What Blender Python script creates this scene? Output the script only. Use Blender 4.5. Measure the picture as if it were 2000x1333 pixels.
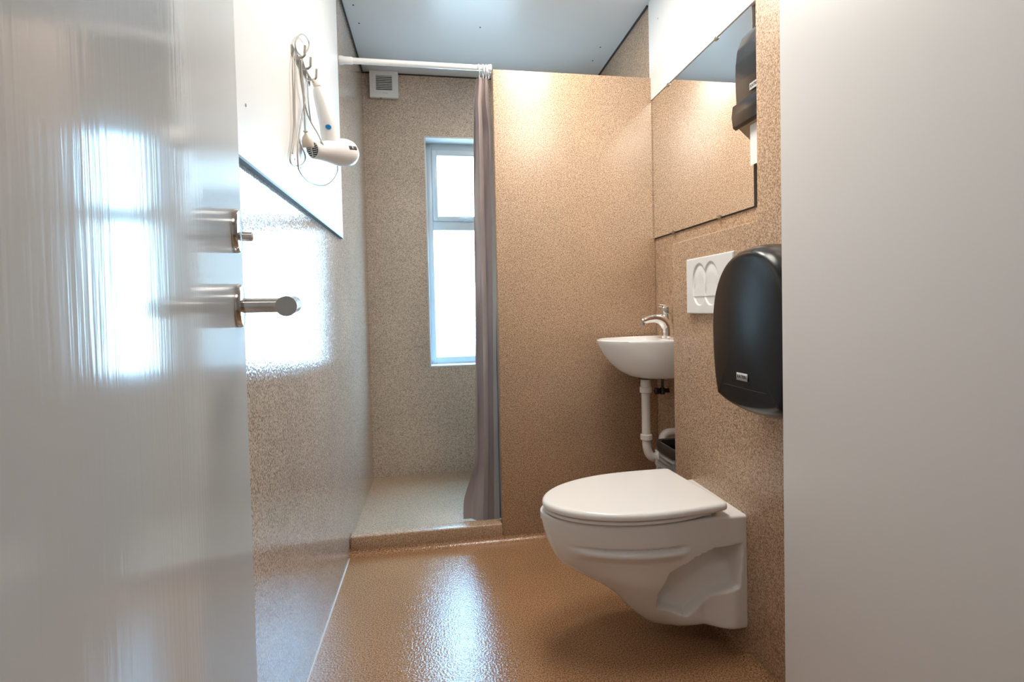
import bpy, bmesh, math, random
from mathutils import Vector, Matrix, Euler
random.seed(7)
C = bpy.context.scene
for o in list(bpy.data.objects): bpy.data.objects.remove(o)

# ------------------------------------------------------------------ camera
F, CX, CY = 1052.6, 1033.95, 629.83
YAW, PITCH, ROLL = 0.1748, -0.0268, 0.0214
cam = bpy.data.cameras.new('camera'); co = bpy.data.objects.new('camera', cam); C.collection.objects.link(co)
cam.sensor_width = 36; cam.lens = F/2000*36; cam.clip_start = .01
cam.shift_x = -(CX-1000)/2000; cam.shift_y = (CY-666.5)/2000
fw = Vector((math.sin(YAW)*math.cos(PITCH), math.cos(YAW)*math.cos(PITCH), math.sin(PITCH)))
rt = Vector((math.cos(YAW), -math.sin(YAW), 0)); up = rt.cross(fw)
rt2 = rt*math.cos(ROLL) - up*math.sin(ROLL); up2 = rt*math.sin(ROLL) + up*math.cos(ROLL)
m = Matrix((rt2, up2, -fw)).transposed().to_4x4(); m.translation = (0, 0, 1.05)
co.matrix_world = m
C.camera = co

# ------------------------------------------------------------------ light
vs = C.view_settings
C.display_settings.display_device = 'sRGB'
vs.view_transform = 'Standard'; vs.look = 'None'; vs.gamma = 1; vs.use_curve_mapping = False
vs.exposure = 0.0
w = bpy.data.worlds.new('sky'); C.world = w; w.use_nodes = True
bg = w.node_tree.nodes['Background']; wn = w.node_tree.nodes; wl = w.node_tree.links
wtc = wn.new('ShaderNodeTexCoord'); wsep = wn.new('ShaderNodeSeparateXYZ'); wr = wn.new('ShaderNodeValToRGB')
wmap = wn.new('ShaderNodeMapRange'); wmap.inputs['From Min'].default_value = -1; wmap.inputs['From Max'].default_value = 1
wl.new(wtc.outputs['Generated'], wsep.inputs[0]); wl.new(wsep.outputs['Z'], wmap.inputs['Value']); wl.new(wmap.outputs[0], wr.inputs[0])
we = wr.color_ramp.elements                      # ground, bright haze at the horizon, blue sky
we[0].position = .30; we[0].color = (.16, .24, .30, 1); we[1].position = .75; we[1].color = (.30, .64, 1, 1)
k_ = we.new(.44); k_.color = (.36, .62, .86, 1); k_ = we.new(.52); k_.color = (.42, .76, 1, 1)
wl.new(wr.outputs[0], bg.inputs[0]); bg.inputs[1].default_value = 36.0

def area(name, loc, size, energy, col, rot=(0, 0, 0), shape='DISK', sy=None):
    l = bpy.data.lights.new(name, 'AREA'); l.shape = shape; l.size = size
    if sy: l.size_y = sy
    l.energy = energy; l.color = col
    o = bpy.data.objects.new(name, l); C.collection.objects.link(o); o.location = loc; o.rotation_euler = rot
    return o
area('ceiling_lamp', (.42, 1.42, 2.45), .60, 17, (1, .945, .86))
area('ceiling_lamp', (.42, 2.02, 2.45), .30, 10, (1, .945, .86))
area('added_entry_fill', (.22, -.35, 2.44), .4, 3.2, (1, .97, .93))  # added fill light behind the camera, brightens the white entry wall
pl = area('daylight_portal', (.30, 3.50, 1.40), .70, 1, (1, 1, 1), (-math.pi/2, 0, 0), 'RECTANGLE', 1.45)
pl.data.cycles.is_portal = True

# ------------------------------------------------------------------ materials
def mat(name, col, rough=.5, metal=0, spec=.5, coat=0, ior=1.5):
    mm = bpy.data.materials.new(name); mm.use_nodes = True
    b = mm.node_tree.nodes['Principled BSDF']
    b.inputs['Base Color'].default_value = (*col, 1); b.inputs['Roughness'].default_value = rough
    b.inputs['Metallic'].default_value = metal; b.inputs['Specular IOR Level'].default_value = spec
    b.inputs['IOR'].default_value = ior
    b.inputs['Coat Weight'].default_value = coat; b.inputs['Coat Roughness'].default_value = .06
    return mm
def node(mm, t, **kw):
    n = mm.node_tree.nodes.new(t)
    for k, v in kw.items():
        if k in n.inputs: n.inputs[k].default_value = v
        else: setattr(n, k, v)
    return n
def link(mm, a, b): mm.node_tree.links.new(a, b)
def bump(mm, scale=(1, 1, 1), freq=60, strength=.2, dist=.002, detail=2, chain=None):
    tc = node(mm, 'ShaderNodeTexCoord'); mp = node(mm, 'ShaderNodeMapping'); mp.inputs['Scale'].default_value = scale
    n = node(mm, 'ShaderNodeTexNoise', Scale=freq, Detail=detail)
    bp = node(mm, 'ShaderNodeBump', Strength=strength, Distance=dist)
    link(mm, tc.outputs['Object'], mp.inputs['Vector']); link(mm, mp.outputs[0], n.inputs['Vector'])
    link(mm, n.outputs['Fac'], bp.inputs['Height'])
    if chain: link(mm, chain.outputs[0], bp.inputs['Normal'])
    b = mm.node_tree.nodes['Principled BSDF']; link(mm, bp.outputs[0], b.inputs['Normal'])
    return bp
def speckle(name, dark, mid, light, rough, bstr, bfreq, freq=245, ior=1.5, bdist=.002):
    mm = mat(name, mid, rough, ior=ior)
    tc = node(mm, 'ShaderNodeTexCoord')
    n1 = node(mm, 'ShaderNodeTexNoise', Scale=freq, Detail=3, Roughness=.6)
    r = node(mm, 'ShaderNodeValToRGB')
    e = r.color_ramp.elements; e[0].position = .36; e[0].color = (*dark, 1); e[1].position = .64; e[1].color = (*light, 1)
    k = e.new(.49); k.color = (*mid, 1)
    n2 = node(mm, 'ShaderNodeTexNoise', Scale=3.0, Detail=3)
    mx = node(mm, 'ShaderNodeMix'); mx.data_type = 'RGBA'; mx.blend_type = 'MULTIPLY'
    r2 = node(mm, 'ShaderNodeValToRGB'); q = r2.color_ramp.elements
    q[0].position = .3; q[0].color = (.9, .9, .9, 1); q[1].position = .7; q[1].color = (1.06, 1.04, 1.02, 1)
    mx.inputs[0].default_value = 1
    link(mm, tc.outputs['Object'], n1.inputs['Vector']); link(mm, tc.outputs['Object'], n2.inputs['Vector'])
    link(mm, n1.outputs['Fac'], r.inputs[0]); link(mm, n2.outputs['Fac'], r2.inputs[0])
    link(mm, r.outputs[0], mx.inputs[6]); link(mm, r2.outputs[0], mx.inputs[7])
    link(mm, mx.outputs[2], mm.node_tree.nodes['Principled BSDF'].inputs['Base Color'])
    bump(mm, freq=bfreq, strength=bstr, dist=bdist)
    return mm
W_DARK, W_MID, W_LIGHT = (.19, .110, .062), (.45, .300, .195), (.68, .51, .365)
m_wall = speckle('flecked resin wall', W_DARK, W_MID, W_LIGHT, .34, .22, 130)
DAY_DARK, DAY_MID, DAY_LIGHT = (.19, .13, .095), (.435, .335, .265), (.65, .53, .43)  # same resin as the other walls; cool daylight tint put into the colour
m_wall_left = speckle('glossy flecked resin wall daylit', DAY_DARK, DAY_MID, DAY_LIGHT, .10, .30, 120, ior=1.6)
m_wall_daylit = speckle('flecked resin wall satin daylit', (.27, .20, .155), (.53, .425, .345), (.72, .60, .50), .38, .22, 130)  # same resin again, colour lightened and greyed to carry the window daylight
m_floor = speckle('flecked resin floor', (.15, .066, .026), (.36, .19, .095), (.53, .33, .19), .12, .55, 150, ior=1.5)
m_pan = speckle('flecked resin shower floor', W_DARK, (.47, .345, .24), (.62, .48, .35), .32, .3, 150)
m_board = mat('white board', (.80, .79, .77), .35)
m_white = mat('white paint', (.80, .795, .79), .45)
m_ceil = mat('grey ceiling board', (.66, .64, .62), .30); bump(m_ceil, freq=40, strength=.05)
m_door = mat('glossy white door paint', (.58, .58, .575), .07, ior=1.33)
b1 = bump(m_door, scale=(1, 1, .06), freq=190, strength=.16, dist=.001)
m_door.node_tree.nodes['Principled BSDF'].inputs['Roughness'].default_value = .14
bump(m_door, scale=(1, 1, .5), freq=14, strength=.10, dist=.004, chain=b1)
m_ceram = mat('white porcelain', (.82, .81, .795), .06)
m_plastic = mat('white plastic', (.80, .795, .785), .28)
m_lid = mat('white seat plastic', (.86, .85, .835), .16)
m_pipe = mat('white pipe plastic', (.72, .68, .63), .35)
m_cord = mat('grey white cable sheath', (.40, .375, .345), .4)
m_beige = mat('beige plug plastic', (.62, .55, .47), .4)
m_chrome = mat('chrome', (.85, .84, .83), .07, metal=1)
m_steel = mat('brushed steel', (.62, .59, .56), .18, metal=1)
m_hook = mat('worn metal hook', (.42, .39, .34), .3, metal=1)
m_black = mat('black satin plastic', (.006, .006, .007), .25, spec=.40)
m_black2 = mat('black gloss plastic', (.018, .017, .016), .22)
m_dark = mat('dark gap', (.03, .028, .026), .6)
m_edge = mat('dark board edge', (.10, .11, .12), .5)
m_grey = mat('grey print', (.45, .45, .44), .5)
m_blue = mat('blue badge', (.01, .22, .55), .2)
m_cloth = mat('taupe curtain cloth', (.38, .305, .285), .45); bump(m_cloth, freq=900, strength=.15, dist=.0005)
cb = m_cloth.node_tree.nodes['Principled BSDF']; cb.inputs['Sheen Weight'].default_value = .2
ctr = node(m_cloth, 'ShaderNodeBsdfTranslucent'); ctr.inputs[0].default_value = (.32, .27, .26, 1)
cmx = node(m_cloth, 'ShaderNodeMixShader'); cmx.inputs[0].default_value = .05
cout = [n for n in m_cloth.node_tree.nodes if n.type == 'OUTPUT_MATERIAL'][0]
link(m_cloth, cb.outputs[0], cmx.inputs[1]); link(m_cloth, ctr.outputs[0], cmx.inputs[2]); link(m_cloth, cmx.outputs[0], cout.inputs[0])
m_frame = mat('white window frame', (.55, .58, .60), .3)
m_paper = mat('white paper', (.8, .79, .77), .8)
m_sill = mat('window reveal paint', (.60, .61, .62), .3)
m_mirror = mat('mirror glass', (.93, .93, .92), .0, metal=1)
m_sealant = mat('white sealant', (.66, .62, .58), .3)
def mix_transp(name, fac, col, rough):
    mm = bpy.data.materials.new(name); mm.use_nodes = True; nt = mm.node_tree; nt.nodes.clear()
    out = nt.nodes.new('ShaderNodeOutputMaterial'); mx = nt.nodes.new('ShaderNodeMixShader')
    t = nt.nodes.new('ShaderNodeBsdfTransparent'); g = nt.nodes.new('ShaderNodeBsdfPrincipled')
    g.inputs['Base Color'].default_value = (*col, 1); g.inputs['Roughness'].default_value = rough
    mx.inputs[0].default_value = fac
    nt.links.new(t.outputs[0], mx.inputs[1]); nt.links.new(g.outputs[0], mx.inputs[2]); nt.links.new(mx.outputs[0], out.inputs[0])
    return mm
m_glass = mix_transp('window glass', .08, (.8, .85, .9), .05)
m_bag = mix_transp('clear bin bag', .26, (.8, .79, .78), .12)

# ------------------------------------------------------------------ mesh helpers
class MB:
    def __init__(s): s.bm = bmesh.new()
    def box(s, x0, x1, y0, y1, z0, z1, bev=0, seg=2):
        b2 = bmesh.new(); bmesh.ops.create_cube(b2, size=1)
        for v in b2.verts:
            v.co = Vector((x0+(v.co.x+.5)*(x1-x0), y0+(v.co.y+.5)*(y1-y0), z0+(v.co.z+.5)*(z1-z0)))
        if bev: bmesh.ops.bevel(b2, geom=b2.edges[:], offset=bev, segments=seg, profile=.5, affect='EDGES')
        s._join(b2); return s
    def _join(s, b2):
        me = bpy.data.meshes.new('t'); b2.to_mesh(me); b2.free(); s.bm.from_mesh(me); bpy.data.meshes.remove(me)
    def loft(s, rings, cap0=True, cap1=True, closed=True):
        R = [[s.bm.verts.new(p) for p in r] for r in rings]; n = len(R[0])
        for a, b in zip(R[:-1], R[1:]):
            for i in range(n if closed else n-1):
                j = (i+1) % n
                try: s.bm.faces.new((a[i], a[j], b[j], b[i]))
                except ValueError: pass
        if cap0 and closed: s.bm.faces.new(R[0][::-1])
        if cap1 and closed: s.bm.faces.new(R[-1])
        return s
    def lathe(s, prof, org=(0, 0, 0), axis=(0, 0, 1), seg=32, scale=(1, 1), cap=True):
        q = Vector((0, 0, 1)).rotation_difference(Vector(axis).normalized()); o = Vector(org)
        rings = [[o + q @ Vector((max(r, 1e-5)*scale[0]*math.cos(2*math.pi*i/seg), max(r, 1e-5)*scale[1]*math.sin(2*math.pi*i/seg), h)) for i in range(seg)] for r, h in prof]
        return s.loft(rings, cap, cap)
    def tube(s, pts, r, seg=12, smooth=0, cap=True):
        P = [Vector(p) for p in pts]
        Rr = list(r) if isinstance(r, (list, tuple)) else [r]*len(P)
        if smooth:
            Q, RR = [], []
            for i in range(len(P)-1):
                p0, p1, p2, p3 = P[max(i-1, 0)], P[i], P[i+1], P[min(i+2, len(P)-1)]
                for k in range(smooth):
                    t = k/smooth
                    Q.append(.5*((2*p1)+(p2-p0)*t+(2*p0-5*p1+4*p2-p3)*t*t+(3*p1-p0-3*p2+p3)*t**3))
                    RR.append(Rr[i]+(Rr[i+1]-Rr[i])*t)
            Q.append(P[-1]); RR.append(Rr[-1]); P, Rr = Q, RR
        T = [(P[min(i+1, len(P)-1)]-P[max(i-1, 0)]).normalized() for i in range(len(P))]
        nrm = T[0].orthogonal().normalized(); rings = []
        for i, p in enumerate(P):
            nrm = (nrm - T[i]*nrm.dot(T[i])).normalized(); bn = T[i].cross(nrm)
            rings.append([p+(nrm*math.cos(2*math.pi*k/seg)+bn*math.sin(2*math.pi*k/seg))*Rr[i] for k in range(seg)])
        return s.loft(rings, cap, cap)
    def prism(s, poly, axis, a, b, bev=0, seg=2):
        b2 = bmesh.new()
        def p3(p, t): return {'x': (t, p[0], p[1]), 'y': (p[0], t, p[1]), 'z': (p[0], p[1], t)}[axis]
        v0 = [b2.verts.new(p3(p, a)) for p in poly]; v1 = [b2.verts.new(p3(p, b)) for p in poly]; n = len(poly)
        b2.faces.new(v0); b2.faces.new(v1[::-1])
        for i in range(n): b2.faces.new((v0[i], v1[i], v1[(i+1) % n], v0[(i+1) % n]))
        bmesh.ops.recalc_face_normals(b2, faces=b2.faces[:])
        if bev: bmesh.ops.bevel(b2, geom=b2.edges[:], offset=bev, segments=seg, profile=.5, affect='EDGES')
        s._join(b2); return s
    def torus(s, org, R, r, axis=(0, 0, 1), seg=24, tseg=8):
        q = Vector((0, 0, 1)).rotation_difference(Vector(axis).normalized()); o = Vector(org); V = []
        for i in range(seg):
            a = 2*math.pi*i/seg
            V.append([s.bm.verts.new(o+q @ Vector(((R+r*math.cos(b))*math.cos(a), (R+r*math.cos(b))*math.sin(a), r*math.sin(b)))) for b in [2*math.pi*k/tseg for k in range(tseg)]])
        for i in range(seg):
            for k in range(tseg):
                s.bm.faces.new((V[i][k], V[(i+1) % seg][k], V[(i+1) % seg][(k+1) % tseg], V[i][(k+1) % tseg]))
        return s
    def xf(s, M): bmesh.ops.transform(s.bm, matrix=M, verts=s.bm.verts[:]); return s

def rootpos(p):
    v = Vector((0, 0, 0))
    while p is not None: v += p.location; p = p.parent
    return v
def obj(name, mb, material, parent=None, sharp=35, flat=False, base=None):
    """Link the collected shapes (world coordinates) as ONE mesh object."""
    me = bpy.data.meshes.new(name); bmesh.ops.recalc_face_normals(mb.bm, faces=mb.bm.faces[:])
    off = rootpos(parent)
    if base is not None: off = Vector(base)
    for v in mb.bm.verts: v.co -= off
    for f in mb.bm.faces: f.smooth = not flat
    mb.bm.to_mesh(me); mb.bm.free()
    if not flat: me.set_sharp_from_angle(angle=math.radians(sharp))
    me.materials.append(material)
    o = bpy.data.objects.new(name, me); C.collection.objects.link(o)
    if parent: o.parent = parent
    elif base is not None: o.location = base
    return o
def tag(o, label, cat, group=None):
    o['label'] = label; o['category'] = cat
    if group: o['group'] = group
    return o
def thing(name, loc, label, cat, group=None):
    o = bpy.data.objects.new(name, None); o.empty_display_size = .05; C.collection.objects.link(o); o.location = loc
    return tag(o, label, cat, group)
def struct(name, mb, material, parent=None, **k):
    o = obj(name, mb, material, parent, **k)
    if not parent: o['kind'] = 'structure'
    return o
def text(name, s, size, material, M, parent, depth=.0004, italic=False):
    c = bpy.data.curves.new('t', 'FONT'); c.body = s; c.size = size; c.extrude = depth; c.align_x = 'CENTER'; c.align_y = 'CENTER'
    c.offset = size*.012
    if italic: c.shear = .3
    t = bpy.data.objects.new('t', c); C.collection.objects.link(t)
    bpy.context.view_layer.update()
    me = bpy.data.meshes.new_from_object(t.evaluated_get(bpy.context.evaluated_depsgraph_get()))
    bpy.data.objects.remove(t)
    me.transform(Matrix.Translation(-rootpos(parent)) @ M)
    me.materials.clear(); me.materials.append(material)
    o = bpy.data.objects.new(name, me); C.collection.objects.link(o); o.parent = parent
    return o
def sstep(a, b, x):
    t = min(1, max(0, (x-a)/(b-a))); return t*t*(3-2*t)
def interp(tab, x):
    if x <= tab[0][0]: return tab[0][1]
    for (a, va), (b, vb) in zip(tab[:-1], tab[1:]):
        if x <= b: return va+(vb-va)*(x-a)/(b-a)
    return tab[-1][1]

# ------------------------------------------------------------------ room shell
XL, XR, XB = -.3813, 1.0304, .887
YP, YPB, YB = 2.3914, 2.4573, 3.3367
ZC, ZT, ZS, XPL = 2.4635, 2.1075, .0798, .2811
YBX, YPI, ZB = 1.908, 1.366, 1.280
XN, YN = .7025, 1.0
ZSF = .044
WX0, WX1, WZ0, WZ1, WT = -.032, .62, .70, 2.098, .22

struct('floor', MB().box(-1.1, XR+.1, -1.7, YP+.03, -.1, 0), m_floor)
struct('floor_shower', MB().box(XL-.05, XR+.05, YP+.03, YB+.05, -.1, ZSF), m_pan)
struct('ceiling', MB().box(-1.1, XR+.1, -1.7, YB+.2, ZC, ZC+.1), m_ceil)
struct('wall_left', MB().box(XL-.1, XL, -.1, YB+WT, 0, ZC), m_wall_left)
wb = MB().box(XL, WX0, YB, YB+WT, 0, ZC).box(WX1, XR, YB, YB+WT, 0, ZC).box(WX0, WX1, YB, YB+WT, 0, WZ0).box(WX0, WX1, YB, YB+WT, WZ1, ZC)
struct('wall_back', wb, m_wall_daylit)
struct('wall_right', MB().box(XR, XR+.1, YN, YB+WT, 0, ZC), m_wall)
struct('wall_shower', MB().box(XPL, XR, YP, YPB, 0, ZT, .006), m_wall)
struct('wall_toilet', MB().prism([(YN, 0), (YBX, 0), (YBX, ZB), (YPI, ZB), (YPI, ZC), (YN, ZC)], 'x', XB, XR+.02, .006, 3), m_wall)
struct('wall_entry', MB().box(XN, XR+.1, -.1, YN, 0, ZC, .004), m_white)
struct('wall_front', MB().box(-1.1, -.16, -.12, -.06, 0, ZC), m_white)
struct('wall_corridor', MB().box(-1.1, -1.0, -1.7, -.12, 0, ZC).box(-1.0, XR+.1, -1.7, -1.6, 0, ZC).box(XR, XR+.1, -1.6, -.1, 0, ZC), m_white)
struct('trim_1', MB().box(XL, XPL, YP, YPB, 0, ZS, .008, 3), m_wall)
# coved skirting where the floor turns up the shower wall and step, and the toilet wall
def cove(axis, r, at, lo, hi, sgn):
    poly = [(at, 0), (at, r)] + [(at+sgn*(r-r*math.cos(t)), r-r*math.sin(t)) for t in [math.pi/2*k/8 for k in range(1, 8)]] + [(at+sgn*r, 0)]
    return MB().prism(poly, axis, lo, hi)
def cove_y(r, y, x0, x1):
    poly = [(y, 0), (y, r)] + [(y-(r-r*math.cos(t)), r-r*math.sin(t)) for t in [math.pi/2*k/8 for k in range(1, 8)]] + [(y-r, 0)]
    return MB().prism(poly, 'x', x0, x1)
struct('baseboard_shower', cove_y(.030, YP+.001, XL, XR), m_floor)
poly = [(XB+.001, 0), (XB+.001, .03)] + [(XB-(.03-.03*math.cos(t)), .03-.03*math.sin(t)) for t in [math.pi/2*k/8 for k in range(1, 8)]] + [(XB-.03, 0)]
struct('baseboard_right', MB().prism(poly, 'y', YN, YBX), m_floor)
struct('baseboard_left', MB().prism([(XL-.001, .0), (XL-.001, .004), (XL+.0015, .0035), (XL+.0035, .0012), (XL+.004, 0)], 'y', -.05, YP-.03), m_sealant)
# dark joints round the ceiling and down the shower corner
struct('trim_2', MB().box(XL, XL+.007, YPB-.8, YB, ZC-.008, ZC+.001), m_dark)
struct('trim_3', MB().box(XR-.007, XR, YPB-.02, YB, ZC-.008, ZC+.001), m_dark)
struct('trim_4', MB().box(XL, XR, YB-.006, YB, ZC-.006, ZC+.001), m_dark)
cl = bpy.data.objects['ceiling']
for x, y in [(-.33, 2.62), (-.325, 2.78), (.265, 2.74), (.93, 2.86), (.935, 3.02)]:
    obj('screw', MB().lathe([(.004, 0), (.004, .0015), (.001, .002)], (x, y, ZC), (0, 0, -1), 10), m_dark, cl)

# window: frame set deep in a painted reveal, opening top light, one fixed pane below
fy0, fy1 = YB+.115, YB+.175
wf = MB()
fb = .042
wf.box(WX0, WX0+fb, fy0, fy1, WZ0, WZ1, .003).box(WX1-fb, WX1, fy0, fy1, WZ0, WZ1, .003)
wf.box(WX0+fb, WX1-fb, fy0, fy1, WZ0, WZ0+.05, .003).box(WX0+fb, WX1-fb, fy0, fy1, WZ1-.05, WZ1, .003)
TZ = 1.578
wf.box(WX0+fb, WX1-fb, fy0, fy1, TZ-.028, TZ+.028, .003)
win = struct('window_1', wf, m_frame)
s0, s1, z0, z1 = WX0+fb, WX1-fb, TZ+.028, WZ1-.05
sash = MB().box(s0, s0+.032, fy0-.012, fy1-.02, z0, z1, .003).box(s1-.032, s1, fy0-.012, fy1-.02, z0, z1, .003)
sash.box(s0+.032, s1-.032, fy0-.012, fy1-.02, z0, z0+.03, .003).box(s0+.032, s1-.032, fy0-.012, fy1-.02, z1-.034, z1, .003)
obj('sash', sash, m_frame, win)
obj('pane', MB().box(s0+.03, s1-.03, fy0+.02, fy0+.026, z0+.028, z1-.03), m_glass, win)
obj('pane', MB().box(s0-.002, s1+.002, fy0+.03, fy0+.036, WZ0+.048, TZ-.026), m_glass, win)
lt = MB().box(.175, .255, fy0-.03, fy0-.014, z0+.006, z0+.018, .003).box(.20, .215, fy0-.024, fy0-.010, z0-.002, z0+.02, .002)
obj('sash_latch', lt, m_frame, win)
rv = .008
rl = MB().box(WX0-.001, WX0+rv, YB-.002, fy0, WZ0, WZ1).box(WX1-rv, WX1+.001, YB-.002, fy0, WZ0, WZ1)
rl.box(WX0+rv, WX1-rv, YB-.002, fy0, WZ1-rv, WZ1+.001).box(WX0+rv, WX1-rv, YB-.002, fy0, WZ0-.001, WZ0+rv)
obj('reveal_lining', rl, m_sill, win)

# ------------------------------------------------------------------ white cladding boards
pf = XL+.012
t = thing('wall_board', (XL, 1.2, 1.363), 'large white wall board behind the hair dryer on the left wall', 'panel')
obj('board', MB().box(XL+.0005, pf, .10, 2.385, 1.3635, ZC-.004), m_board, t)
obj('edge_strip', MB().box(XL+.0005, pf+.0015, .10, 2.385, 1.3575, 1.3635), m_edge, t)
for y, z in [(1.595, 1.475), (1.665, 1.47), (1.20, 1.478)]:
    obj('screw', MB().lathe([(.0035, -.001), (.0035, .001), (.001, .0015)], (pf, y, z), (1, 0, 0), 10), m_hook, t)
t = thing('wall_board', (XR, 1.9, 2.0), 'white wall board above the mirror reaching the ceiling', 'panel')
obj('board', MB().box(XR-.012, XR-.0005, YPI+.002, 2.405, 2.003, ZC-.004), m_board, t)
for y, z in [(2.30, 2.33)]:
    obj('screw', MB().lathe([(.0035, -.001), (.0035, .001), (.001, .0015)], (XR-.012, y, z), (-1, 0, 0), 10), m_grey, t)

# ------------------------------------------------------------------ mirror
t = thing('wall_mirror', (XR, 2.0, 1.36), 'frameless rectangular mirror above the ledge beside the shower wall', 'mirror')
my0, my1, mz0, mz1 = 1.590, 2.388, 1.362, 2.0
obj('glass', MB().box(XR-.008, XR-.003, my0, my1, mz0, mz1), m_mirror, t)
obj('backing', MB().box(XR-.003, XR-.0005, my0-.006, my1, mz0-.004, mz1-.002), m_dark, t)
for y, z, s in [(2.18, mz0, -1), (1.80, mz0, -1), (2.21, mz1, 1), (1.806, mz1, 1)]:
    obj('clip', MB().box(XR-.013, XR-.002, y-.010, y+.010, z-.006, z+.008, .002), m_hook, t)

# ------------------------------------------------------------------ door with handle and lock
A = math.radians(11); d = Vector((-math.sin(A), math.cos(A), 0)); nn = Vector((math.cos(A), math.sin(A), 0)); o0 = Vector((-.241, .75, 0))
DM = Matrix((( nn.x, d.x, 0, o0.x), (nn.y, d.y, 0, o0.y), (0, 0, 1, 0), (0, 0, 0, 1)))   # local: x out of face, y towards latch edge
door = struct('door_1', MB().box(-.04, 0, -.845, 0, .012, 2.10, .002).xf(DM), m_door)
ros = [(.0, 0), (.026, 0), (.0260, .0035), (.0247, .006), (.018, .007), (.0, .007)]
hz = 1.060
h = obj('door_handle', MB().tube([(.006, -.058, hz), (.045, -.058, hz), (.055, -.062, hz), (.060, -.073, hz), (.061, -.088, hz), (.060, -.13, hz-.001), (.059, -.172, hz-.003)], [.0088, .0088, .0100, .0105, .0105, .0105, .0105], 16, 5).xf(DM), m_steel, door)
obj('rosette', MB().lathe(ros, (0, -.058, hz), (1, 0, 0), 40).xf(DM), m_steel, h)
lz = 1.148
l = obj('door_lock', MB().lathe(ros, (0, -.062, lz), (1, 0, 0), 40).xf(DM), m_steel, door)
obj('thumb_turn', MB().lathe([(.0, .008), (.0055, .008), (.0055, .018), (.004, .0195), (.0, .0195)], (0, -.062, lz-.006), (1, 0, 0), 16).xf(DM), m_steel, l)

# ------------------------------------------------------------------ extractor fan
t = thing('extractor_fan', (-.255, YB, 2.315), 'square white louvred extractor fan high on the shower back wall', 'fan')
fx0, fx1, fz0, fz1 = -.337, -.174, 2.308, 2.462
yb = YB-.034
fr = MB()
gx0, gx1, gz0, gz1 = fx0+.035, fx1-.035, fz0+.042, fz1-.026
for a in [(fx0, gx0, fz0, fz1), (gx1, fx1, fz0, fz1), (gx0, gx1, fz0, gz0), (gx0, gx1, gz1, fz1)]:
    fr.box(a[0], a[1], yb, yb+.022, a[2], a[3])
fr.box(fx0+.006, fx1-.006, yb+.022, YB, fz0+.008, fz1-.002)
obj('housing', fr, m_plastic, t)
obj('recess', MB().box(gx0-.001, gx1+.001, yb+.018, yb+.0235, gz0-.001, gz1+.001), m_dark, t)
for i in range(9):
    z = gz0+.004+(gz1-gz0-.006)*i/8
    mb = MB().box(gx0-.0005, gx1+.0005, -.009, .009, -.0018, .0018)
    mb.xf(Matrix.Translation((0, yb+.010, z)) @ Matrix.Rotation(math.radians(28), 4, 'X'))
    obj('louvre', mb, m_plastic, t)
mk = MB()
for k, (a, b) in enumerate([(0, .004), (.005, .011), (.012, .016), (.017, .024)]):
    mk.box(-.262+a, -.262+b, yb-.0006, yb+.001, fz0+.0235-.001*k/3, fz0+.0255+(.0012 if k == 0 else 0))
obj('badge', mk, m_grey, t)
obj('pull_hole', MB().lathe([(.0, 0), (.004, 0), (.004, .003), (.0, .003)], (-.275, yb+.012, fz0-.002), (0, 0, 1), 12), m_dark, t)

# ------------------------------------------------------------------ shower rod and curtain
ry, rz = 2.424, 2.122
t = thing('curtain_rod', (XL, ry, rz), 'white shower curtain rod spanning from left wall to shower wall', 'curtain rod')
obj('rod', MB().tube([(XL+.014, ry, rz), (XPL-.001, ry, rz)], .0125, 20), m_plastic, t)
obj('end_socket', MB().lathe([(.018, 0), (.018, .012), (.0155, .02), (.0152, .052), (.013, .056)], (XL+.012, ry, rz), (1, 0, 0), 24), m_plastic, t)
obj('end_socket', MB().lathe([(.017, 0), (.017, .01), (.0145, .014), (.0125, .016)], (XPL-.0005, ry, rz), (-1, 0, 0), 24), m_plastic, t)
obj('joint_ring', MB().tube([(XL+.118, ry, rz), (XL+.121, ry, rz)], .0130, 20), m_paper, t)
t = thing('shower_curtain', (.23, ry, .09), 'taupe fabric shower curtain bunched against the speckled shower wall', 'curtain')
NX, NZ = 120, 90
rows = []
for j in range(NZ+1):
    z = 2.082 + (.052-2.082)*j/NZ
    k = (2.082-z)/2.0
    xa = interp([(0, .212), (.05, .200), (.5, .184), (.85, .172), (.95, .164), (1.0, .160)], k)
    xb_ = interp([(0, .270), (.05, .277), (.10, .296), (1, .298)], k)
    amp = interp([(0, .008), (.05, .016), (.10, .026), (.4, .028), (1, .030)], k)
    row = []
    for i in range(NX+1):
        u = i/NX
        ph = 2*math.pi*2.4*u + .6*math.sin(k*5+u*4)
        x = xa+(xb_-xa)*(u+.045*math.sin(2*ph+.8))
        y = interp([(0, 2.430), (.04, 2.455), (.10, 2.492), (.4, 2.494), (1, 2.496)], k) + amp*math.sin(ph) + .006*math.sin(k*9+u*11) + .003*math.sin(k*31+u*23)
        fl = max(0, (.16-u)/.16)*sstep(.86, .985, k)
        x -= .045*fl; y += .075*fl
        x = min(x, .2795) if y < 2.461 else x
        row.append((x, y, z))
    rows.append(row)
cm = MB().loft(rows, closed=False)
cu = obj('cloth', cm, m_cloth, t, sharp=80)
for i, x in enumerate((.226, .243, .256, .268)):
    mb = MB().torus((0, 0, 0), .0215, .0026, (1, 0, 0), 28, 8)
    mb.xf(Matrix.Translation((x, ry, rz-.0085)) @ Matrix.Rotation(math.radians(random.uniform(-22, 22)), 4, 'Z') @ Matrix.Rotation(math.radians(random.uniform(-8, 8)), 4, 'Y'))
    mb.box(x-.0012, x+.0012, ry+.001, ry+.006, rz-.045, rz-.028)
    obj('curtain_ring', mb, m_plastic, t)

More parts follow.
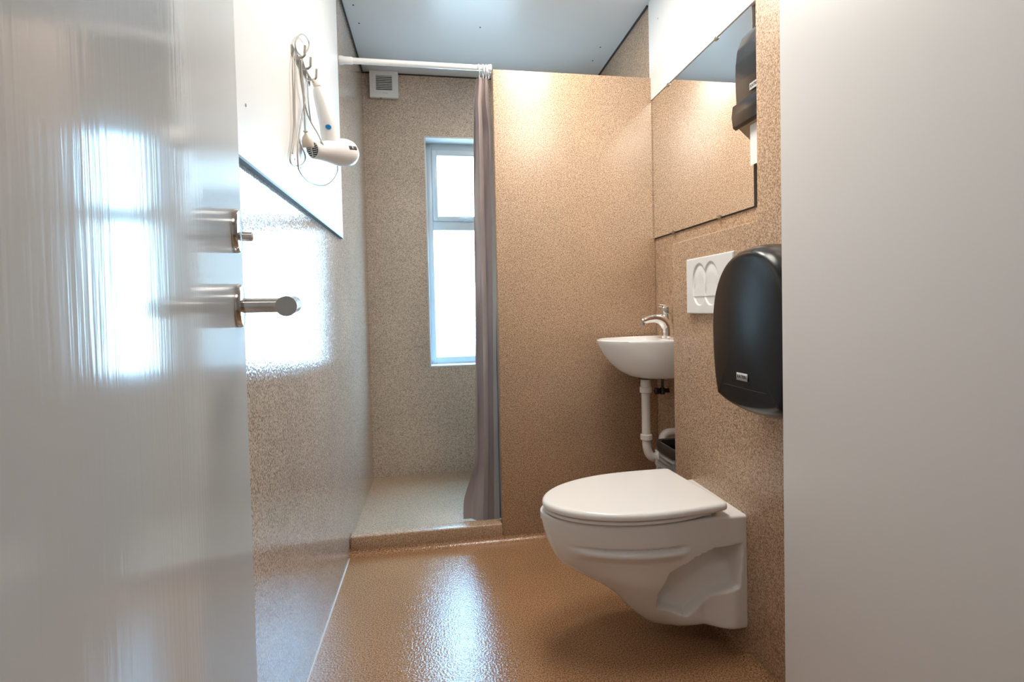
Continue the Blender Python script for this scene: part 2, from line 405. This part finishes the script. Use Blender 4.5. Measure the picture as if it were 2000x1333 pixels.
# ------------------------------------------------------------------ toilet
TY = 1.605
t = thing('toilet', (XB, TY, .05), 'white wall-hung toilet with closed lid on the speckled wall', 'toilet')
ZR = .428
ZBT = [(0, .074), (.11, .070), (.145, .058), (.175, .045), (.205, .041), (.235, .048), (.26, .062), (.285, .083), (.308, .104), (.34, .140), (.365, .166), (.40, .192), (.439, .215), (.48, .238), (.519, .264), (.54, .290), (.557, .325), (.57, .365), (.579, .405)]
def zbot(u): return interp(ZBT, u)
UT = .582
def Wrim(u):
    if u < .25: return interp([(0, .172), (.05, .170), (.10, .172), (.25, .183)], u)
    q = (u-.25)/(UT-.25)
    return .183*max(0, 1-q**2.15)**.56
REC = [(.164, .316), (.106, .336), (.013, .342), (.022, .215), (.099, .183), (.167, .118), (.250, .136), (.258, .195), (.232, .269)]
def sdpoly(px, pz):
    dmin, inside = 1e9, False; n = len(REC)
    for i in range(n):
        (x0, z0), (x1, z1) = REC[i], REC[(i+1) % n]
        dx, dz = x1-x0, z1-z0
        q = max(0, min(1, ((px-x0)*dx+(pz-z0)*dz)/(dx*dx+dz*dz)))
        dmin = min(dmin, math.hypot(px-x0-q*dx, pz-z0-q*dz))
        if (z0 > pz) != (z1 > pz) and px < (x1-x0)*(pz-z0)/(z1-z0)+x0: inside = not inside
    return dmin if inside else -dmin
def segd(px_, pz_, a, b):
    dx, dz = b[0]-a[0], b[1]-a[1]; q = max(0, min(1, ((px_-a[0])*dx+(pz_-a[1])*dz)/(dx*dx+dz*dz)))
    return math.hypot(px_-a[0]-q*dx, pz_-a[1]-q*dz)
def hw(u, z, zb):
    rel = (ZR-z)/(ZR-zb)
    plate = 1-sstep(.055, .28, u)
    p = 3.0+plate**3*60
    if u > .3: p = 3.0-.5*sstep(.3, .5, u)
    W = Wrim(u)*max(0, 1-rel**p)**.5
    # the lower body is slimmer than the rim
    lower = sstep(.345, .12, z) * sstep(.03, .12, u)
    W *= 1-.26*lower
    g = sstep(.175, .215, u)*(1-sstep(.46, .53, u))
    W += g*(-.011*math.exp(-((z-.353)/.006)**2) + .005*math.exp(-((z-.337)/.008)**2) - .010*sstep(.332, .305, z)*sstep(.22, .29, z))
    dd = sdpoly(u, z)
    if dd > -.003:
        dl = min(segd(u, z, a_, b_) for a_, b_ in ((REC[3], REC[4]), (REC[4], REC[5]), (REC[5], REC[6])))
        du = min(segd(u, z, a_, b_) for a_, b_ in ((REC[1], REC[2]), (REC[0], REC[1]), (REC[8], REC[0]), (REC[7], REC[8])))
        q_ = dl/(dl+du+1e-6)
        W -= .105*(.22+.78*q_)*sstep(-.003, .013, dd)*min(1, W/.12)
    # softened top edge
    if ZR-z < .008: W -= .008-math.sqrt(max(0, .008**2-(.008-(ZR-z))**2))
    return max(W, .0)
rings = []
K = 110
us = [0, .004]+[.004+(.56-.004)*(i/170) for i in range(1, 171)]+[.564, .568, .572, .5755, .578, .580, .5815]
for u in us:
    zb = min(zbot(u), ZR-.012)
    ring = []
    zz = [ZR-(ZR-zb)*(1-math.cos(math.pi*k/K))/2 for k in range(K+1)]
    wd = [hw(u, z, zb) for z in zz]
    for z, W in zip(zz, wd): ring.append((XB-u, TY-W, z))
    for z, W in list(zip(zz, wd))[::-1][1:-1]: ring.append((XB-u, TY+W, z))
    # a closed top: start of ring sits at the top edge
    ring = [(XB-u, TY-wd[0]*.5, ZR)] + ring[:K+1] + ring[K+1:] + [(XB-u, TY+wd[0], ZR), (XB-u, TY+wd[0]*.5, ZR)]
    rings.append(ring)
bowl = MB().loft(rings)
bmesh.ops.remove_doubles(bowl.bm, verts=bowl.bm.verts[:], dist=.00005)
obj('bowl', bowl, m_ceram, t, sharp=50)
def outline(back, halfb, halfm, um, ut, n=56, pw=2.1, ex=.55, cr=.03):
    pts = []
    side = []
    for i in range(n+1):
        u = back+(um-back)*i/n if i < 0 else None
    for i in range(0, 9):
        a = math.pi/2*i/8; side.append((back+cr-cr*math.cos(a), halfb-cr+cr*math.sin(a)))
    for i in range(1, 13):
        q = i/12; u = back+cr+(um-back-cr)*q; side.append((u, halfb+(halfm-halfb)*math.sin(q*math.pi/2)))
    for i in range(1, n+1):
        a = math.pi/2*i/n; q = math.sin(a); side.append((um+(ut-um)*q, halfm*max(0, 1-q**pw)**ex))
    full = [(u, -v) for u, v in side] + [(u, v) for u, v in side[::-1][1:]]
    return full
def slab(name, ol, z0, z1, r, mt, dome=0):
    cu_ = sum(u for u, v in ol)/len(ol)
    rs = []
    def sc(off, z):
        n = len(ol); out = []
        for i in range(n):
            p, q = Vector(ol[i-1]), Vector(ol[(i+1) % n]); tdir = (q-p).normalized(); nr = Vector((tdir.y, -tdir.x))
            pp_ = Vector(ol[i])-nr*off; out.append((XB-pp_.x, TY+pp_.y, z))
        return out
    for k in range(5):
        a = math.pi/2*k/4; rs.append(sc(r*.5*(1-math.sin(a)), z0+r*.5*(1-math.cos(a))))
    for k in range(7):
        a = math.pi/2*k/6; rs.append(sc(r*(1-math.cos(a)), z1-r+r*math.sin(a)))
    for f in (.9, .7, .45, .2):
        base = rs[11]; rs.append([(XB-cu_+(x-(XB-cu_))*f, TY+(y-TY)*f, z1+dome*(1-f*f)) for x, y, z in base])
    mb_ = MB().loft(rs); pv = Vector((XB-.06, TY+.004, 0))
    mb_.xf(Matrix.Translation(pv+Vector((0, .008, 0))) @ Matrix.Rotation(math.radians(4.0), 4, 'Z') @ Matrix.Translation(-pv))
    return obj(name, mb_, mt, t, sharp=60)
sgn = 1
slab('seat', outline(.080, .160, .184, .25, .572), ZR+.006, ZR+.016, .004, m_lid)
slab('lid', outline(.066, .184, .193, .25, .580, cr=.022), ZR+.020, ZR+.042, .012, m_lid, .003)
for s in (-1, 1):
    obj('hinge', MB().lathe([(.0, 0), (.011, 0), (.011, .02), (.0, .02)], (XB-.052, TY+s*.075, ZR-.002), (0, 0, 1), 16), m_lid, t)
for s in (-1, 1):
    obj('seat_buffer', MB().box(XB-.13, XB-.10, TY+s*.145-.006, TY+s*.145+.006, ZR-.002, ZR+.006, .001), m_lid, t)

# ------------------------------------------------------------------ flush plate
t = thing('flush_plate', (XB, 1.63, 1.06), 'white dual flush plate on the wall above the toilet', 'flush plate')
py0, py1, pz0, pz1 = 1.470, 1.768, 1.018, 1.206
yc, zc = (py0+py1)/2, (pz0+pz1)/2
# plate as a grid with two teardrop finger wells pressed into it
def plate_x(y, z):
    x = .013
    for k, (ey, er) in enumerate([(yc+.058, 1), (yc-.018, 1)]):
        q = math.hypot((y-ey)/.046, (z-zc-.004)/.068)
        if q < 1.08:
            dep = sstep(1.04, .96, q)
            ramp = max(0, min(1, (z-(zc-.064))/.13))
            flat = .0075*(ramp*.9+.15) if z > zc-.036 else .010
            x -= dep*flat*.9
    ed = min(y-py0, py1-y, z-pz0, pz1-z)
    if ed < .004: x -= .004-math.sqrt(max(0, .004**2-(.004-max(ed, 0))**2))
    return x
NY, NZ2 = 110, 80
rows = []
for j in range(NZ2+1):
    z = pz0+(pz1-pz0)*j/NZ2
    rows.append([(XB-plate_x(py0+(py1-py0)*i/NY, z), py0+(py1-py0)*i/NY, z) for i in range(NY+1)])
mb = MB().loft(rows, closed=False)
mb.box(XB-.0085, XB+.0005, py0+.0005, py1-.0005, pz0+.0005, pz1-.0005)
obj('cover', mb, m_plastic, t, sharp=40)
for ey, hgt in [(yc+.058, 0), (yc-.018, 0)]:
    pts = []
    def ell(x, s):
        o = []
        for k in range(40):
            a = 2*math.pi*k/40; y = ey+.043*s*math.cos(a); z = zc+.004+.065*s*math.sin(a)
            z = max(z, zc-.036)
            o.append((x+(.0045 if z > zc-.03 else .0)*0, y, z))
        return o
    b = MB().loft([ell(XB-.003, .97), ell(XB-.0082, .97), ell(XB-.0095, .93), ell(XB-.0088, .5)])
    obj('button', b, m_plastic, t, sharp=40)

# ------------------------------------------------------------------ toilet roll dispenser (large, black)
t = thing('toilet_roll_dispenser', (XB, 1.22, .80), 'large rounded black dispenser on the wall beside the white entry wall', 'dispenser')
dyc, dzc = 1.222, .988
def disp_outline():
    # right half from the crown down (offset from the middle, height), mirrored: an egg dome over gently tapering sides
    H = [(0, .207), (.037, .204), (.072, .194), (.103, .177), (.130, .152), (.152, .120), (.168, .083), (.177, .040), (.180, .0), (.179, -.050), (.174, -.105), (.165, -.155), (.154, -.187), (.142, -.199), (.10, -.211), (.055, -.218), (0, -.221)]
    P = [Vector((a, b)) for a, b in H]; out = []
    for i in range(len(P)-1):
        p0, p1, p2, p3 = (P[i-1] if i else Vector((-P[1].x, P[1].y))), P[i], P[i+1], (P[i+2] if i+2 < len(P) else Vector((-P[-2].x, P[-2].y)))
        for k in range(4):
            t_ = k/4; out.append(.5*((2*p1)+(p2-p0)*t_+(2*p0-5*p1+4*p2-p3)*t_*t_+(3*p1-p0-3*p2+p3)*t_**3))
    out.append(P[-1])
    right = [(v.x, v.y) for v in out]
    return (right + [(-x, y) for x, y in right[1:-1][::-1]])[::-1]
ol = disp_outline()
def dring(off, x):
    n = len(ol); out = []
    for i in range(n):
        p, q = Vector(ol[i-1]), Vector(ol[(i+1) % n]); td = (q-p).normalized(); nr = Vector((td.y, -td.x))
        c = Vector(ol[i])-nr*off; out.append((x, dyc+c.x, dzc+c.y))
    return out
dep = .142
rs = [dring(.004, XB-.0005), dring(.0, XB-.006), dring(.0, XB-.060)]
for k in range(1, 10):
    a = math.pi/2*k/9; rs.append(dring(.030*(1-math.cos(a)), XB-.060-(dep-.072)*math.sin(a)))
base = rs[-1]
for f in (.92, .8, .65, .5, .35, .2, .1, .03, .002):
    rr = []
    for x, y, z in base:
        a_ = math.atan2((z-dzc)/.185, (y-dyc)/.15); ey, ez = .15*math.cos(a_), .185*math.sin(a_)
        w_ = 1-f
        rr.append((XB-(dep-.012)-.012*(1-f*f), dyc+((y-dyc)*(1-w_)+ey*w_)*f, dzc+((z-dzc)*(1-w_)+ez*w_)*f))
    rs.append(rr)
cv = MB().loft(rs)
from mathutils.bvhtree import BVHTree
bvh = BVHTree.FromBMesh(cv.bm)
obj('cover', cv, m_black, t, sharp=70)
seam = []
def on_face(y, z, lift=.0006):
    # point of the domed front at (y, z)
    hit = bvh.ray_cast(Vector((0, y, z)), Vector((1, 0, 0)))[0]
    return (hit.x if hit else XB-.13)-lift
sm = MB().tube([(on_face(dyc+q, dzc-.150, .0000), dyc+q, dzc-.150) for q in [-.09+.018*i for i in range(11)]], .0010, 6)
obj('cover_seam', sm, m_black, t)
def label_on(parent, y, z, wd, ht, xf_, name='label'):
    n = 6; rows = []
    for j in range(2):
        rows.append([(xf_(y-wd/2+wd*i/n, z), y-wd/2+wd*i/n, z+(j-.5)*ht) for i in range(n+1)])
    mb = MB().loft(rows, closed=False)
    o = obj(name, mb, m_grey, parent); so_ = o.modifiers.new('thick', 'SOLIDIFY'); so_.thickness = .0006
    M = Matrix.Translation((xf_(y, z)-.0008, y, z)) @ Matrix.Rotation(math.pi/2, 4, 'Z') @ Matrix.Rotation(math.pi/2, 4, 'X') @ Matrix.Rotation(math.pi, 4, 'Y')
    return o, M
lo, M = label_on(t, 1.222, .867, .048, .019, lambda y, z: on_face(y, z, .0012))
text('lettering', 'KATRIN', .0115, m_dark, M, lo)

# ------------------------------------------------------------------ towel dispenser in the mirror recess
t = thing('towel_dispenser', (XR, 1.478, 1.58), 'black paper towel dispenser beside the mirror partly behind the wall edge', 'dispenser')
ty0, ty1 = YPI+.006, 1.586
# side profile (x, z)
prof = [(XR-.001, 1.572), (XR-.030, 1.588), (XR-.066, 1.618), (XR-.070, 1.665), (XR-.073, 1.74), (XR-.072, 1.80), (XR-.066, 1.845), (XR-.050, 1.885), (XR-.025, 1.91), (XR-.001, 1.915)]
obj('cover', MB().prism(prof, 'y', ty0, ty1, .006, 3), m_black2, t, sharp=45)
obj('flap', MB().prism([(XR-.069, 1.598), (XR-.080, 1.606), (XR-.084, 1.640), (XR-.080, 1.674), (XR-.068, 1.680)], 'y', ty0+.001, ty1+.004, .0025, 2), m_black2, t)
obj('base_tray', MB().prism([(XR-.001, 1.552), (XR-.001, 1.590), (XR-.060, 1.612), (XR-.062, 1.604)], 'y', ty0+.002, ty1-.002), m_hook, t)
lo = obj('label', MB().box(XR-.0750, XR-.0705, 1.452, 1.502, 1.692, 1.712), m_grey, t)
M = Matrix.Translation((XR-.0752, 1.477, 1.702)) @ Matrix.Rotation(math.pi/2, 4, 'Z') @ Matrix.Rotation(math.pi/2, 4, 'X') @ Matrix.Rotation(math.pi, 4, 'Y')
text('lettering', 'KATRIN', .012, m_dark, M, lo)
obj('paper_towel', MB().box(XR-.055, XR-.054, 1.43, 1.533, 1.475, 1.603), m_paper, t)

# ------------------------------------------------------------------ washbasin
SY = 2.195
t = thing('washbasin', (XR, SY, .74), 'small white washbasin in the recess beside the shower wall', 'sink')
ZK = .907
def bas(u, s):   # rim half-width at distance u from wall
    q = u/.350
    return .178*max(0, 1-q**2.6)**.5
def basin_ring(scale, z, du=0, n=40):
    side = [(.350*math.sin(math.pi/2*i/n), .178*max(0, 1-math.sin(math.pi/2*i/n)**2.6)**.5) for i in range(n+1)]
    full = [(u, -v) for u, v in side]+[(u, v) for u, v in side[::-1][1:]]
    return [(XR-.0005-(du+u*scale[0]), SY+v*scale[1], z) for u, v in full]
rs = []
outer = [(.0, .40, .738, .40), (.0, .50, .740, .50), (.0, .62, .752, .66), (.0, .74, .776, .78), (.0, .84, .808, .87), (.0, .92, .845, .94), (.0, .975, .880, .985), (.0, 1.0, .898, 1.0), (.0, 1.0, .905, 1.0)]
for du, sx, z, sy in outer: rs.append(basin_ring((sx, sy), z, du))
rs.append(basin_ring((.985, .985), ZK+.001))
inn = [(.065, .775, .905, .93), (.069, .755, .898, .90), (.075, .69, .865, .82), (.085, .58, .825, .70), (.10, .42, .795, .52), (.12, .22, .785, .26)]
for du, sx, z, sy in inn: rs.append(basin_ring((sx, sy), z, du))
obj('bowl', MB().loft(rs), m_ceram, t, sharp=50)
obj('waste', MB().lathe([(.0, 0), (.022, 0), (.022, .004), (.016, .006), (.0, .006)], (XR-.135, SY, .7845), (0, 0, 1), 24), m_chrome, t)
obj('waste_nut', MB().lathe([(.0, 0), (.021, 0), (.030, .004), (.030, .010), (.0, .010)], (XR-.140, SY, .730), (0, 0, 1), 24), m_black2, t)
# tap
t = thing('mixer_tap', (XR-.030, SY, ZK), 'chrome mixer tap with curved spout on the washbasin', 'tap')
bx = XR-.034
obj('spout', MB().tube([(bx, SY, ZK-.002), (bx, SY, ZK+.03), (bx-.004, SY, ZK+.055), (bx-.022, SY, ZK+.076), (bx-.05, SY, ZK+.086), (bx-.082, SY, ZK+.084), (bx-.108, SY, ZK+.077), (bx-.116, SY, ZK+.074)], [.027, .027, .027, .0245, .0205, .0165, .0140, .0135], 20, 5), m_chrome, t)
obj('body', MB().lathe([(.0, 0), (.0245, 0), (.0245, .006), (.021, .012), (.021, .06), (.0215, .09), (.019, .104), (.0, .106)], (bx+.006, SY, ZK), (-.10, 0, 1), 28), m_chrome, t)
obj('aerator', MB().lathe([(.0, 0), (.0125, 0), (.013, .012), (.0, .012)], (bx-.112, SY, ZK+.058), (-.1, 0, 1), 20), m_chrome, t)
obj('lever', MB().lathe([(.0, 0), (.015, 0), (.0235, .006), (.0255, .024), (.024, .034), (.015, .041), (.0, .042)], (bx+.002, SY, ZK+.102), (-.22, 0, 1), 28).tube([(bx+.0, SY, ZK+.134), (bx-.024, SY, ZK+.139), (bx-.040, SY, ZK+.142)], [.009, .0075, .006], 12), m_chrome, t)
# waste pipe
px_ = XR-.140
t = thing('waste_pipe', (px_, SY, .40), 'white plastic waste pipe running down below the washbasin', 'pipe')
obj('tube', MB().tube([(px_, SY, .735), (px_, SY, .60), (px_, SY, .47), (px_+.003, SY, .43), (px_+.014, SY, .402), (px_+.034, SY, .389), (px_+.054, SY, .398), (px_+.068, SY, .425), (px_+.073, SY, .455), (px_+.080, SY, .480), (px_+.100, SY, .493), (XR+.001, SY, .494)], .0185, 20, 4), m_pipe, t)
for zz_, hh in ((.672, .028), (.468, .026)):
    nut = MB()
    ring0 = lambda r, z, k=0: [(px_+(r+(.0012 if i % 2 else 0))*math.cos(2*math.pi*i/36), SY+(r+(.0012 if i % 2 else 0))*math.sin(2*math.pi*i/36), z) for i in range(36)]
    nut.loft([ring0(.0200, zz_), ring0(.0245, zz_+.003), ring0(.0245, zz_+hh-.003), ring0(.021, zz_+hh)])
    obj('nut', nut, m_pipe, t)
obj('collar', MB().tube([(px_, SY, .700), (px_, SY, .731)], .0215, 20), m_pipe, t)
# stop valve
t = thing('stop_valve', (XR, 2.27, .665), 'dark stop valve with supply hose under the washbasin', 'valve')
obj('body', MB().tube([(XR+.001, 2.27, .665), (XR-.045, 2.27, .665)], .010, 14).lathe([(.0, 0), (.012, 0), (.012, .03), (.0, .03)], (XR-.03, 2.27, .650), (0, 0, 1), 14), m_black2, t)
obj('knob', MB().lathe([(.0, 0), (.012, 0), (.015, .004), (.015, .018), (.010, .022), (.0, .022)], (XR-.045, 2.27, .665), (-1, 0, 0), 16), m_black2, t)
obj('hose', MB().tube([(XR-.03, 2.27, .68), (XR-.030, 2.269, .71), (XR-.031, 2.266, .736)], .006, 10, 4), m_black2, t)

# ------------------------------------------------------------------ waste bin with clear bag
t = thing('waste_bin', (.965, 2.03, 0), 'black waste bin with clear plastic bag under the washbasin', 'bin')
bcx, bcy = .962, 2.030
def brect(hx, hy, z, r=.03, n=6, wob=0, rot=math.radians(14)):
    out = []
    for cx_, cy_, a0 in ((hx-r, hy-r, 0), (-hx+r, hy-r, 90), (-hx+r, -hy+r, 180), (hx-r, -hy+r, 270)):
        for i in range(n+1):
            a = math.radians(a0+90*i/n); x, y = cx_+r*math.cos(a), cy_+r*math.sin(a)
            if wob:
                s = 1+wob*(math.sin(9*a+z*130)+.6*math.sin(17*a+z*90)); x *= s; y *= s
            out.append((bcx+x*math.cos(rot)*1-y*math.sin(rot)*0, bcy+y, z))
    return out
BZ = .478
hx, hy = .052, .096
hx = .062
obj('body', MB().loft([brect(hx*.80, hy*.80, .001), brect(hx*.97, hy*.97, BZ-.02), brect(hx*.90, hy*.90, BZ-.02), brect(hx*.75, hy*.75, .006)]), m_black2, t)
obj('rim', MB().loft([brect(hx+.002, hy+.003, BZ-.034), brect(hx+.005, hy+.006, BZ-.028), brect(hx+.005, hy+.006, BZ+.002), brect(hx+.001, hy+.002, BZ+.008), brect(hx-.010, hy-.012, BZ+.006), brect(hx-.012, hy-.014, BZ-.02)], False, False), m_black2, t)
rows = []
for j in range(16):
    z = BZ-.032-.015*j
    rows.append([(x+random.uniform(-.004, .004), y+random.uniform(-.005, .005), zz2+random.uniform(-.003, .003)) for x, y, zz2 in brect(hx+.003, hy+.006, z, wob=.05)])
obj('bag', MB().loft(rows, False, False), m_bag, t, flat=True)

# ------------------------------------------------------------------ hook rail
def px(u, v, yy):   # point on the sight line through a pixel at distance yy into the room
    dv = fw + rt2*((u-CX)/F) - up2*((v-CY)/F); return Vector((0, 0, 1.05)) + dv*(yy/dv.y)
def pw(u, v, off):  # point on the sight line through a pixel, off metres in front of the left board
    dv = fw + rt2*((u-CX)/F) - up2*((v-CY)/F); return Vector((0, 0, 1.05)) + dv*((pf+off)/dv.x)
t = thing('hook_rail', (pf, 1.75, 1.80), 'metal rail with three upturned hooks on the white board', 'hook rail')
ra, rb_ = pw(570, 95, .003), pw(606, 161, .003)
rl_z = (ra.z+rb_.z)/2
obj('plate', MB().prism([(ra.y, rl_z-.010), (ra.y+.006, rl_z-.015), (rb_.y-.006, rl_z-.015), (rb_.y, rl_z-.010), (rb_.y, rl_z+.010), (rb_.y-.006, rl_z+.015), (ra.y+.006, rl_z+.015), (ra.y, rl_z+.010)], 'x', pf-.0005, pf+.003), m_hook, t)
for u_, v_ in ((580, 103), (592, 131), (604, 156)):
    r_ = pw(u_, v_, .010); y = min(max(r_.y, ra.y+.012), rb_.y-.008); z_ = rl_z-.010
    obj('hook', MB().tube([(pf+.002, y, z_+.016), (pf+.0025, y, z_+.004), (pf+.008, y, z_-.001), (pf+.022, y, z_-.001), (pf+.030, y, z_+.005), (pf+.031, y, z_+.016), (pf+.032, y, z_+.032)], .0036, 10, 4), m_hook, t)
for y in (ra.y+.03, ra.y+.10):
    obj('screw', MB().lathe([(.0, 0), (.0045, 0), (.003, .002), (.0, .0022)], (pf+.003, y, rl_z), (1, 0, 0), 12), m_steel, t)

# ------------------------------------------------------------------ hair dryer
g0 = px(611, 293, 1.700); g1 = px(674, 299, 1.800); g2 = px(694, 300, 1.812)
t = thing('hair_dryer', tuple(g0), 'white hair dryer hanging by its cord loop from the hook rail', 'hair dryer')
ax = (g1-g0); L = ax.length; ax.normalize()
obj('barrel', MB().lathe([(.0, 0), (.0235, 0), (.0255, .003), (.0262, .012), (.0285, .035), (.034, .065), (.0400, .09), (.0430, L-.012), (.0430, L+.002), (.0395, L+.018), (.0295, L+.031), (.016, L+.038), (.0, L+.040)], g0, ax, 40), m_plastic, t)
gr = obj('inlet_grille', MB().lathe([(.0, -.0015), (.0205, -.0015), (.0215, .001), (.0, .001)], g0, ax, 32), m_dark, t)
side = ax.cross(Vector((0, 0, 1))).normalized(); upv = side.cross(ax).normalized()
sl = MB()
for k in range(-3, 4):
    h_ = .0058*k; hl = math.sqrt(max(0, .0205**2-h_**2))
    a = g0+upv*h_-ax*.0018
    sl.tube([a-side*hl, a+side*hl], .0011, 6)
sl.tube([g0-upv*.02-ax*.0018-side*.002, g0+upv*.02-ax*.0018-side*.002], .0016, 6)
obj('grille_bars', sl, m_plastic, gr)
h0 = px(647, 285, 1.762); h1 = px(640, 240, 1.752); h2 = px(631, 205, 1.750); h3 = px(621, 173, 1.752)
rings = []
hp = [h0, h0.lerp(h1, .5), h1, h1.lerp(h2, .5), h2, h2.lerp(h3, .6), h3]
hr = [.0270, .0262, .0255, .0245, .0228, .0200, .0145]
obj('handle', MB().tube(hp, hr, 24, 4), m_plastic, t)
bd = h1.lerp(h0, .25); cdir = (Vector((0, 0, 1.05))-bd).normalized(); perp = (h0-h1).normalized(); cdir = (cdir-perp*cdir.dot(perp)).normalized()
bp_ = px(637, 255, 1.735)
obj('badge', MB().lathe([(.0, -.004), (.0078, -.004), (.0074, .0016), (.0, .0022)], bd+cdir*.0262, cdir, 24, (1.15, .95)).xf(Matrix.Identity(4)), m_blue, t)
# switch window on the barrel's side towards the camera
sd = (Vector((0, 0, 1.05))-g1); sd = (sd-ax*sd.dot(ax)).normalized(); sd = (sd+upv*.42).normalized()
s_ = g0+ax*(L-.006)+sd*.0415
q = Matrix((ax, sd.cross(ax), sd)).transposed().to_4x4(); q.translation = s_
obj('switch_recess', MB().box(-.015, .017, -.0065, .0065, -.004, .0026, .003, 3).xf(q), m_dark, t)
obj('switch', MB().box(-.0045, -.0015, -.004, .004, .0, .0045, .0008).xf(q), m_plastic, t)
# strain relief and hanging loop
s0_, s1_ = h3, px(612, 158, 1.765)
obj('strain_relief', MB().tube([s0_, s0_.lerp(s1_, .5), s1_], [.0125, .0085, .0060], 14, 3), m_beige, t)
def cord_pts(l): return [px(*p) for p in l]
cr = .0021
def cw(l, off): return [pw(q[0], q[1], q[2] if len(q) > 2 else off) for q in l]
cords = [
    cw([(612, 160, .026), (605, 150, .022), (597, 136, .018), (592, 122, .014), (588, 110, .012), (581, 102, .010), (577, 92, .010), (578, 79, .010), (587, 67, .012), (597, 71, .014), (603.5, 84, .014), (601, 97, .014), (594, 108, .014), (589, 122, .014), (589, 150), (592, 180), (595, 196), (590, 225), (584, 265), (581, 300), (583, 330)], .012),
    cw([(583, 330), (590, 342), (606, 357), (630, 363, .03), (648, 354, .05), (659, 335, .06), (657, 315, .065), (648, 300, .065), (632, 284, .058), (621, 262, .04), (607, 238, .02), (598, 215), (592, 185), (587, 150), (585, 118)], .012),
    cw([(575, 102), (571.5, 130), (573, 190), (574.5, 240), (572, 275), (567, 305), (568, 318), (577, 324), (589, 322), (596, 312), (595, 300), (588, 285), (584, 270), (588, 240), (593, 212), (594, 190), (591, 150), (588, 118)], .008),
    cw([(588, 118), (590, 160), (594, 210), (596, 256, .016)], .016),
    cw([(577, 106), (576, 150), (576, 220), (576, 255), (571, 300)], .006),
    cw([(599, 152, .004), (601, 172, .012), (602, 190, .018), (604, 215, .021), (607, 238, .020)], .016)]
mb = MB()
for c_ in cords: mb.tube(c_, cr, 8, 6)
obj('cord', mb, m_cord, t, sharp=80)
p0 = pw(596.5, 255, .016); p2 = pw(603, 290, .021)
a = (p2-p0).normalized()
obj('plug', MB().lathe([(.0, 0), (.006, 0), (.007, .003), (.004, .006), (.006, .011), (.012, .018), (.0155, .028), (.0165, .044), (.015, .047), (.0, .047)], p0, a, 24), m_beige, t)
pe = p0+a*.045
for s in (-1, 1):
    obj('plug_pin', MB().tube([pe+side*.0065*s, pe+side*.0065*s+a*.016], .0022, 10), m_hook, t)
